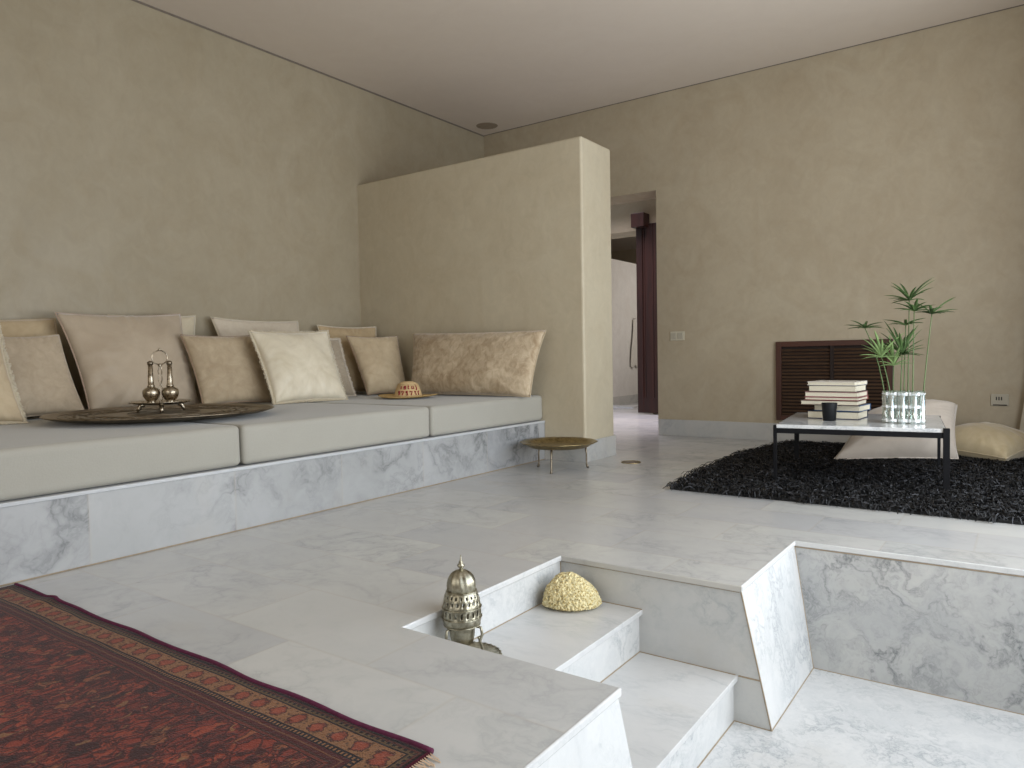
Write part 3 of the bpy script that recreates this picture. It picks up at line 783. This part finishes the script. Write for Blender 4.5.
while cnt < 34000:
    x, y = rnd.uniform(-1.82, .60), rnd.uniform(3.88, 6.47)
    if not inside(x, y): continue
    if x > .25 and rnd.random() < .6: continue
    cnt += 1
    a = rnd.uniform(0, 2*pi); L = rnd.uniform(.03, .075); w = rnd.uniform(.0014, .0032); h = rnd.uniform(.008, .028)
    d = Vector((cos(a), sin(a), 0)); s_ = Vector((-d.y, d.x, 0))*w
    tw = Vector((rnd.uniform(-.01, .01), rnd.uniform(-.01, .01), 0))
    p0 = Vector((x, y, .011)); p1 = p0+d*L*.35+Vector((0, 0, h)); p2 = p0+d*L*.75+Vector((0, 0, h*rnd.uniform(.6, 1.05)))+tw; p3 = p0+d*L+Vector((0, 0, max(-.006, h*.5-.012)))+tw*2
    b = len(vs); tl = Vector((0, 0, rnd.uniform(-1, 1)*w))
    for p in (p0, p1, p2, p3): vs += [p-s_-tl, p+s_+tl]
    for k in range(3): fs.append((b+2*k, b+2*k+1, b+2*k+3, b+2*k+2))
    q = rnd.random(); sh += [q]*8
me = bpy.data.meshes.new('pile'); dl = wloc(shag)
me.from_pydata([tuple(v-dl) for v in vs], [], fs)
at_ = me.attributes.new('shade', 'FLOAT', 'POINT'); at_.data.foreach_set('value', sh)
o = bpy.data.objects.new('pile', me); C.objects.link(o); o.parent = shag; me.materials.append(M['pile']); o['kind'] = 'stuff'

# ------------------------------------------------------------------ coffee table
ZT, TR_, TO = .36, radians(6.8), Vector((-1.236, 4.455, 0))
TW, TD = .905, .96
RM = Matrix.Translation(TO) @ Matrix.Rotation(TR_, 4, 'Z')
tab = thing('coffee_table', TO, 'low coffee table with white marble top on thin black metal frame', 'coffee table')
bm = B(); box(bm, .012, TW-.012, .006, TD-.006, ZT-.022, ZT, RM); obj('marble_top', bm, M['table_marble'], tab, bevel=.003)
bm = B()
for y0, y1 in ((0, .018), (TD-.018, TD)): box(bm, 0, TW, y0, y1, ZT-.052, ZT-.023, RM)
for x0, x1 in ((0, .018), (TW-.018, TW)): box(bm, x0, x1, .018, TD-.018, ZT-.052, ZT-.023, RM)
obj('frame', bm, M['black_metal'], tab, bevel=.001)
for x0, y0, wx, wy in ((-.004, -.004, .018, .03), (TW-.026, -.006, .032, .036), (-.004, TD-.03, .030, .034), (TW-.022, TD-.03, .018, .034)):
    bm = B(); box(bm, x0, x0+wx, y0, y0+wy, 0.0135, ZT+(.002 if y0 < .1 and x0 > .1 else -.004), RM); obj('leg', bm, M['black_metal'], tab, bevel=.001)

# books, bottom to top (thing > cover, pages)
books = [ # thickness, width, depth, rot, dx, dy, cover colour, label
 (.042, .315, .25, -9, .0, .0, (30, 36, 62), 'thick book with dark blue cover at the bottom of the table stack'),
 (.034, .285, .24, -12, .026, .01, (52, 84, 120), 'book with blue cover, second from bottom of the table stack'),
 (.026, .350, .26, -8, -.022, -.012, (96, 78, 66), 'widest book, brown cover, third from bottom of the table stack'),
 (.018, .330, .25, -10, -.006, -.008, (128, 58, 58), 'thin book with dull red cover in the middle of the table stack'),
 (.028, .325, .25, -10, -.008, -.006, (150, 112, 110), 'book with dusty pink cover, third from top of the table stack'),
 (.036, .295, .24, -11, -.002, .004, (46, 44, 46), 'cream-paged book with dark grey cover, second from top of the stack'),
 (.020, .300, .245, -13, -.004, .006, (214, 208, 198), 'thin white book lying on top of the table stack')]
zc = ZT+.0004
pages = m_plain('book_pages', lin(214, 206, 184), .8, .06, 200)
BO = Vector((-1.0, 5.075, 0))
for i, (th_, w, d, rot, dx, dy, cc, lb) in enumerate(books):
    th_ *= 1.17; w *= .99
    R_ = Matrix.Translation((BO.x+dx+.0, BO.y+dy, zc)) @ Matrix.Rotation(radians(rot+6), 4, 'Z')
    # local x runs left to right along the front, y to the back; the fore edge faces the camera
    bk = thing('book', R_ @ Vector((0, 0, 0)), lb, 'book', 'books stacked on the coffee table')
    cm = m_plain('book_cover', lin(*cc), .5, .05)
    cv = .0042
    bm = B(); box(bm, -w/2, w/2, -d/2, d/2, 0, cv, R_); box(bm, -w/2, w/2, -d/2, d/2, th_-cv, th_-.0002, R_); box(bm, -w/2, w/2, d/2-.004, d/2, cv, th_-cv, R_)
    obj('cover', bm, cm, bk, bevel=.0006)
    bm = B(); box(bm, -w/2+.004, w/2-.005, -d/2+.004, d/2-.004, cv, th_-cv, R_); obj('pages', bm, pages, bk)
    zc += th_
# black tumbler
cp = Vector((-1.000, 4.83, ZT))
bm = B(); lathe(bm, [(.036, .001), (.038, .003), (.046, .108), (.0465, .112), (.043, .112), (.0425, .104), (.036, .012), (.004, .010)], cp, 36)
o = obj('tumbler', bm, M['black_cup'], smooth=True); tag(o, 'black tumbler in front of the books on the coffee table', 'cup')

# hinged test-tube vase and papyrus stalks
t = NT('vase_glass')                                   # thin clear glass: see-through with a fresnel sheen
tr = t.node('ShaderNodeBsdfTransparent'); tr.inputs[0].default_value = (.93, .96, .94, 1)
gl = t.node('ShaderNodeBsdfGlossy'); gl.inputs['Roughness'].default_value = .06; gl.inputs[0].default_value = (.95, .98, .97, 1)
lw = t.node('ShaderNodeLayerWeight'); lw.inputs[0].default_value = 1.5
mx = t.node('ShaderNodeMixShader')
t.l.new(t.math('ADD', t.math('MULTIPLY', lw.outputs['Facing'], .34), .05), mx.inputs[0]); t.l.new(tr.outputs[0], mx.inputs[1]); t.l.new(gl.outputs[0], mx.inputs[2])
t.l.new(mx.outputs[0], t.n['Material Output'].inputs[0]); M['glass'] = t.m
vz = thing('hinged_tube_vase', (-.60, 4.86, ZT), 'vase of clear glass tubes hinged with steel clips on the coffee table', 'vase')
tubes = [(-.698, 4.835), (-.655, 4.800), (-.612, 4.835), (-.585, 4.795), (-.545, 4.825), (-.512, 4.795), (-.470, 4.835), (-.492, 4.885), (-.548, 4.900), (-.600, 4.905), (-.650, 4.895)]
tubes = [(-.590+(x+.585)*.84, y) for x, y in tubes]
VH = .190
for i, (x, y) in enumerate(tubes):
    c = Vector((x, y, ZT+.001))
    bm = B(); lathe(bm, [(.003, .0), (.0175, .0), (.0185, .004), (.0185, VH), (.0165, VH), (.0165, .008), (.003, .006)], c, 20); obj('glass_tube', bm, M['glass'], vz, smooth=True)
for zz in (.018, .100, VH-.014):
    bm = B()
    for i in range(len(tubes)):
        a = Vector((*tubes[i], ZT+zz)); b = Vector((*tubes[(i+1) % len(tubes)], ZT+zz))
        d = (b-a); 
        if d.length > .08: continue
        m_ = (a+b)/2+Vector((0, -.012, 0))
        box(bm, m_.x-.0105, m_.x+.0105, m_.y-.0105, m_.y+.0105, m_.z-.0095, m_.z+.0095)
        tube(bm, [a+Vector((.0192*cos(q), .0192*sin(q), 0)) for q in [2*pi*k/20 for k in range(20)]], .0022, 5, closed=True)
    obj('steel_clips', bm, M['steel'], vz, bevel=.001)

def m_green(name, a, b):
    t = NT(name); n = t.noise(t.pos, 25, 3)
    return t.out(t.mix(n, lin(*a), lin(*b)), .5, spec=.4)
leafA = m_green('papyrus_leaf', (52, 74, 38), (76, 100, 54)); leafB = m_green('papyrus_leaf_light', (104, 132, 78), (140, 164, 106)); stemM = m_green('papyrus_stem', (66, 86, 46), (92, 112, 64))
def papyrus(tube_i, head, nl, L, lift, label, seed, light=False, spread=(0, 2*pi), bend=0.):
    rnd = random.Random(seed)
    x, y = tubes[tube_i]
    b = Vector((x, y, ZT+.012)); rim = Vector((x+(.008 if head[0] > x else -.008), y, ZT+VH)); h = Vector(head)
    root = thing('papyrus_stalk', b, label, 'plant', 'papyrus stalks in the tube vase')
    ctrl = rim.lerp(h, .5)+Vector((bend, 0, .03))
    pts = [b.lerp(rim, k/4) for k in range(4)]+bez(rim, ctrl, h, 14)
    bm = B(); tube(bm, pts, lambda s: .0042-.0014*s, 6); obj('stem', bm, stemM, root, smooth=True)
    dr = (h-ctrl).normalized()
    bm = B()
    nl = int(nl*1.5)
    for k in range(nl):
        a = spread[0]+(spread[1]-spread[0])*(k+rnd.uniform(-.3, .3))/nl
        out = Vector((cos(a), sin(a), 0)); l = L*rnd.uniform(.75, 1.1); lf = lift*.85*rnd.uniform(-.15, 1.7)
        p0 = h; p2 = h+out*l+Vector((0, 0, l*lf)); p1 = h+out*l*.45+Vector((0, 0, l*lf*.55+.012))
        sd = Vector((-out.y, out.x, 0))
        path = bez(p0, p1, p2, 7); prev = None
        for q, p in enumerate(path):
            s = q/7; wd = .0078*(sin(pi*min(1, .18+s*.82)))**.7+.0004
            row = [bm.verts.new(p-sd*wd+Vector((0, 0, wd*.7))), bm.verts.new(p), bm.verts.new(p+sd*wd+Vector((0, 0, wd*.7)))]
            if prev:
                bm.faces.new([prev[0], prev[1], row[1], row[0]]); bm.faces.new([prev[1], prev[2], row[2], row[1]])
            prev = row
    obj('leaf_crown', bm, leafB if light else leafA, root)
    return root
papyrus(0, (-.800, 4.85, .930), 9, .125, .35, 'papyrus stalk leaning far left out of the vase, highest on that side', 1, spread=(pi*.55, pi*2.35), bend=.02)
papyrus(1, (-.707, 4.83, .752), 13, .135, .8, 'short pale green papyrus stalk low on the left, before the grille', 2, light=True)
papyrus(2, (-.600, 4.86, .765), 18, .125, 1.1, 'short bushy dark green papyrus stalk in the middle of the vase', 3)
papyrus(9, (-.584, 4.88, .940), 9, .125, .25, 'papyrus stalk with thin crown just below and left of the tallest', 4)
papyrus(4, (-.562, 4.85, 1.085), 12, .135, .75, 'tallest papyrus stalk, crown spread wide above all the others', 5, bend=.0)
papyrus(5, (-.535, 4.84, 1.020), 10, .110, .45, 'papyrus stalk right under the tallest crown, second from the right', 6)
papyrus(6, (-.445, 4.84, .998), 11, .130, .55, 'papyrus stalk leaning right, rightmost in the vase', 7, spread=(-pi*.5, pi*.95))
papyrus(10, (-.650, 4.90, .700), 14, .10, 1.6, 'shortest papyrus stalk with upright leaves behind the middle of the vase', 8, light=True)

# ------------------------------------------------------------------ floor cushions
fc1 = V('floor_cushion_silk', (186, 174, 160), (198, 186, 172), scale=6, sheen=.5)
fc2 = V('floor_cushion_straw', (176, 158, 124), (190, 173, 140), scale=10)
pillow('floor_cushion', (-1.10, 5.44, .03), (-.375, 5.86, .03), (-1.02, 6.02, .29), (-.40, 6.10, .39), .36, fc1, 'big pale silk floor cushion leaning behind the coffee table on the black rug', 21, group='floor cushions on the black rug', cat='floor cushion', squash=.016, wr=.014)
pillow('floor_cushion', (-.66, 6.14, .085), (-.10, 5.86, .05), (-.36, 6.50, .14), (.12, 6.33, .12), .25, fc2, 'straw coloured floor cushion lying flat right of the coffee table', 22, group='floor cushions on the black rug', cat='floor cushion', squash=.016, wr=.014)

# ------------------------------------------------------------------ wooden wall grille
GX0, GX1, GZ0, GZ1 = -1.807, -.880, .19, .885
gr = thing('wall_grille', ((GX0+GX1)/2, YB, GZ0), 'dark brown wooden louvred grille set in the back wall behind the table', 'grille')
gw = .045
bm = B(); box(bm, GX0+.02, GX1-.02, YB-.006, YB-.001, GZ0+.02, GZ1-.02); obj('back_panel', bm, M['grille_back'], gr)
for x in (GX0, GX1-gw):
    bm = B(); box(bm, x, x+gw, YB-.035, YB-.0005, GZ0, GZ1); obj('frame_stile', bm, M['grille_frame'], gr, bevel=.002)
for z in (GZ0, GZ1-gw):
    bm = B(); box(bm, GX0+gw, GX1-gw, YB-.034, YB-.0005, z, z+gw); obj('frame_rail', bm, M['grille_rail'], gr, bevel=.002)
bm = B()
z = GZ0+gw+.012
while z < GZ1-gw-.01:
    m_ = Matrix.Translation(((GX0+GX1)/2, YB-.017, z)) @ Matrix.Rotation(radians(38), 4, 'X')
    box(bm, -(GX1-GX0)/2+gw, (GX1-GX0)/2-gw, -.011, .011, -.0028, .0028, m_); z += .0295
obj('louvre_slats', bm, M['grille_slat'], gr)
bm = B(); box(bm, (GX0+GX1)/2-.014, (GX0+GX1)/2+.014, YB-.033, YB-.008, GZ0+gw, GZ1-gw); obj('middle_bar', bm, M['grille_back'], gr)

# switch, socket, drain, speaker
sw = thing('light_switch', (-2.739, YB, .967), 'cream double light switch on back wall right of the doorway', 'switch')
bm = B(); box(bm, -2.812, -2.667, YB-.009, YB-.0003, .924, 1.010); obj('plate', bm, M['plate'], sw, bevel=.003)
for x in (-2.775, -2.708):
    bm = B(); box(bm, x-.026, x+.026, YB-.014, YB-.008, .938, .996); obj('rocker', bm, M['socket'], sw, bevel=.002)
so = thing('wall_socket', (-.157, YB, .40), 'pale power socket low on back wall near the right edge', 'socket')
bm = B(); box(bm, -.215, -.10, YB-.010, YB-.0003, .355, .445); obj('plate', bm, M['socket'], so, bevel=.003)
bm = B()
for x in (-.178, -.162, -.146): box(bm, x-.004, x+.004, YB-.012, YB-.009, .398, .424)
box(bm, -.20, -.112, YB-.012, YB-.009, .358, .366)
obj('pin_hole', bm, M['dark'], so)
dr = thing('floor_drain', (-2.371, 4.826, 0), 'small round dark floor drain set in the marble by the partition', 'drain')
bm = B(); lathe(bm, [(.01, .0), (.062, .0), (.064, .002), (.06, .004), (.01, .004)], (-2.371, 4.826, 0), 32); obj('cover', bm, M['brass_dark'], dr, smooth=True)
bm = B(); tube(bm, [(-2.371+.068*cos(a), 4.826+.068*sin(a), .002) for a in [2*pi*k/32 for k in range(32)]], .004, 6, closed=True); obj('rim', bm, M['brass'], dr, smooth=True)
cs = thing('ceiling_speaker', (-4.80, 6.36, ZC), 'round recessed speaker grille in ceiling above the far left corner', 'speaker')
bm = B(); lathe(bm, [(.01, -.004), (.10, -.004), (.112, -.003), (.118, 0)], (-4.80, 6.36, ZC), 40); obj('mesh_cover', bm, M['speaker'], cs, smooth=True)

# ------------------------------------------------------------------ corridor, sliding door and the room beyond
YW2, YW3 = 8.85, 9.27
bm = B(); box(bm, -8.0, -1.2, YB2, 14.0, -.022, 0); struct('floor_beyond', bm, M['floor'])
bm = B(); box(bm, -8.0, -1.2, YB2, 14.0, 3.0, 3.1); struct('ceiling_beyond', bm, M['ceiling'])
bm = B(); box(bm, -8.0, -5.75, YW2, YW3, 0, 3.0); box(bm, -4.02, -1.2, YW2, YW3, 0, 3.0); box(bm, -5.75, -4.02, YW2, YW3, 2.44, 3.0); struct('wall_corridor', bm, M['wall'])
bm = B(); box(bm, -1.3, -1.2, YB2, YW2, 0, 3.0); struct('wall_corridor_right', bm, M['wall'])
bm = B(); box(bm, -8.0, -7.9, YB2, 14.0, 0, 3.0); box(bm, -8, -1.2, 13.9, 14.0, 0, 3.0); box(bm, -3.6, -3.5, YW3, 14., 0, 3.0); struct('wall_beyond', bm, M['wall'])
bm = B(); box(bm, -5.45, -5.19, 9.9, 12.2, 0, 2.27); struct('wall_low', bm, M['wall_white'])
bm = B(); box(bm, -5.19, -5.178, 9.9, 12.2, 0, .14); struct('baseboard_low', bm, M['skirt'])
bm = B(); box(bm, -5.18, -4.72, 9.70, 9.98, 0, .022); struct('trim_3', bm, M['coping'])
door = thing('door_1', (-3.65, YW2-.05, 0), 'dark red-brown wooden sliding door hanging in the corridor beyond the doorway', 'door')
door['kind'] = 'structure'
bm = B(); y1 = YW2-.02; y0 = y1-.05
x = -4.195
for k in range(8):
    box(bm, x, x+.115, y0, y1, .02, 2.50); x += .118
obj('door_leaf', bm, M['dark_wood'], door, bevel=.004)
bm = B(); box(bm, -4.195, -4.11, y0-.014, y0, .02, 2.50); box(bm, -4.11, -3.25, y0-.012, y0, .02, .22); obj('door_rail', bm, M['dark_wood'], door, bevel=.003)
bm = B(); box(bm, -4.21, -4.03, y0-.13, y1-.001, 2.45, 2.63); obj('track_block', bm, M['dark_wood'], door, bevel=.004)
# towel hanging on the white wall
bm = B(); n1, n2 = 20, 26
g = []
for j in range(n2+1):
    tt = j/n2; row = []
    for i in range(n1+1):
        s_ = i/n1
        wdt = .035+.10*min(1, tt*1.6)
        y = 10.70+(s_-.5)*2*wdt+.02*sin(tt*4)
        xx = -5.178+.012+.008*sin(s_*16+tt*3)*min(1, tt*2+.15)
        z = 1.36-.74*tt-(.12*abs(sin(s_*5)) if tt > .6 else 0)*(tt-.6)
        row.append(bm.verts.new((xx, y, z)))
    g.append(row)
for j in range(n2):
    for i in range(n1): bm.faces.new([g[j][i], g[j][i+1], g[j+1][i+1], g[j+1][i]])
tw = thing('towel', (-5.16, 10.7, .6), 'grey cloth towel hanging on the white wall beyond the doorway', 'towel')
o = obj('cloth', bm, M['towel'], tw, smooth=True); q = o.modifiers.new('t', 'SOLIDIFY'); q.thickness = .006
bm = B(); tube(bm, [(-5.19, 10.70, 1.37), (-5.14, 10.70, 1.37), (-5.135, 10.70, 1.39)], .006, 8); obj('hanging_loop', bm, M['towel'], tw)

# curtain edge flaring into view at right; unseen rest added to shade the corner
bm = B(); n1, n2 = 90, 24
cp_ = [Vector((.02, 6.50, 0)), Vector((.34, 6.34, 0)), Vector((.50, 5.9, 0)), Vector((.56, 5.2, 0))]
g = []
for j in range(n2+1):
    tt = j/n2; z = 2.9-(2.9-.03)*tt; row = []
    for i in range(n1+1):
        s_ = i/n1*3; k = min(2, int(s_)); p = cp_[k].lerp(cp_[k+1], s_-k)
        d = (cp_[k+1]-cp_[k]).normalized(); nn_ = Vector((-d.y, d.x, 0))
        p = p+nn_*(.03*sin(i/n1*75)+.008*sin(tt*3))
        if i < 24: p.x -= .075*(1-i/24)*max(0, (tt-.80)/.2)
        row.append(bm.verts.new((p.x, p.y, z)))
    g.append(row)
for j in range(n2):
    for i in range(n1): bm.faces.new([g[j][i], g[j][i+1], g[j+1][i+1], g[j+1][i]])
o = obj('curtain', bm, M['curtain'], smooth=True); tag(o, 'pale linen curtain whose lower edge shows at the right edge of the photo', 'curtain')

# ------------------------------------------------------------------ light
w = bpy.data.worlds.new('World'); sc.world = w; w.use_nodes = True
w.node_tree.nodes['Background'].inputs[0].default_value = (.66, .82, 1.0, 1); w.node_tree.nodes['Background'].inputs[1].default_value = 1.5
def area(name, loc, rot, sx, sy, pw, col):
    l = bpy.data.lights.new(name, 'AREA'); l.shape = 'RECTANGLE'; l.size = sx; l.size_y = sy; l.energy = pw; l.color = col
    o = bpy.data.objects.new(name, l); C.objects.link(o); o.location = loc; o.rotation_euler = rot; return o
# daylight through the glazed wall on the right
area('window_daylight', (XR+.02, 2.95, 1.5), (0, radians(77), 0), 2.4, 4.3, 104, (.875, .97, 1.09))
# added fill aimed upward to brighten the ceiling and upper walls
area('ceiling_fill', (XR+.04, 3.0, .55), (0, radians(128), 0), .9, 4.4, 84, (1.0, .97, .92))
# added fill at the closed wall behind the camera, brightening the partition front
area('rear_fill', (-1.6, YF+.03, 1.7), (radians(93), 0, 0), 3.0, 2.0, 46, (1.0, .98, .95))
# daylight in the corridor and the room beyond
o = area('corridor_daylight', (-3.6, 7.95, 2.9), (0, 0, 0), 2.4, 1.2, 70, (.93, .88, 1.0)); o.data.spread = radians(110)
area('far_room_daylight', (-3.65, 10.6, 1.7), (0, radians(90), 0), 1.8, 1.8, 22, (1., .96, .93))

# ------------------------------------------------------------------ camera
fpx, pitch, roll, yaw = 721.4, .0383, -.0185, .6189
fw = Vector((-sin(yaw)*cos(pitch), cos(yaw)*cos(pitch), -sin(pitch)))
r = Vector((cos(yaw), sin(yaw), 0)); u = r.cross(fw)
r2 = r*cos(roll)+u*sin(roll); u2 = u*cos(roll)-r*sin(roll)
cam = bpy.data.cameras.new('camera'); co = bpy.data.objects.new('camera', cam); C.objects.link(co)
cam.sensor_fit = 'HORIZONTAL'; cam.sensor_width = 36; cam.lens = 36*fpx/1024; cam.clip_start = .02
mt = Matrix((r2, u2, -fw)).transposed().to_4x4(); mt.translation = Vector((0, 0, .8))
co.matrix_world = mt
sc.camera = co
sc.view_settings.view_transform = 'Standard'
sc.view_settings.look = 'None'
sc.view_settings.exposure = -0.21
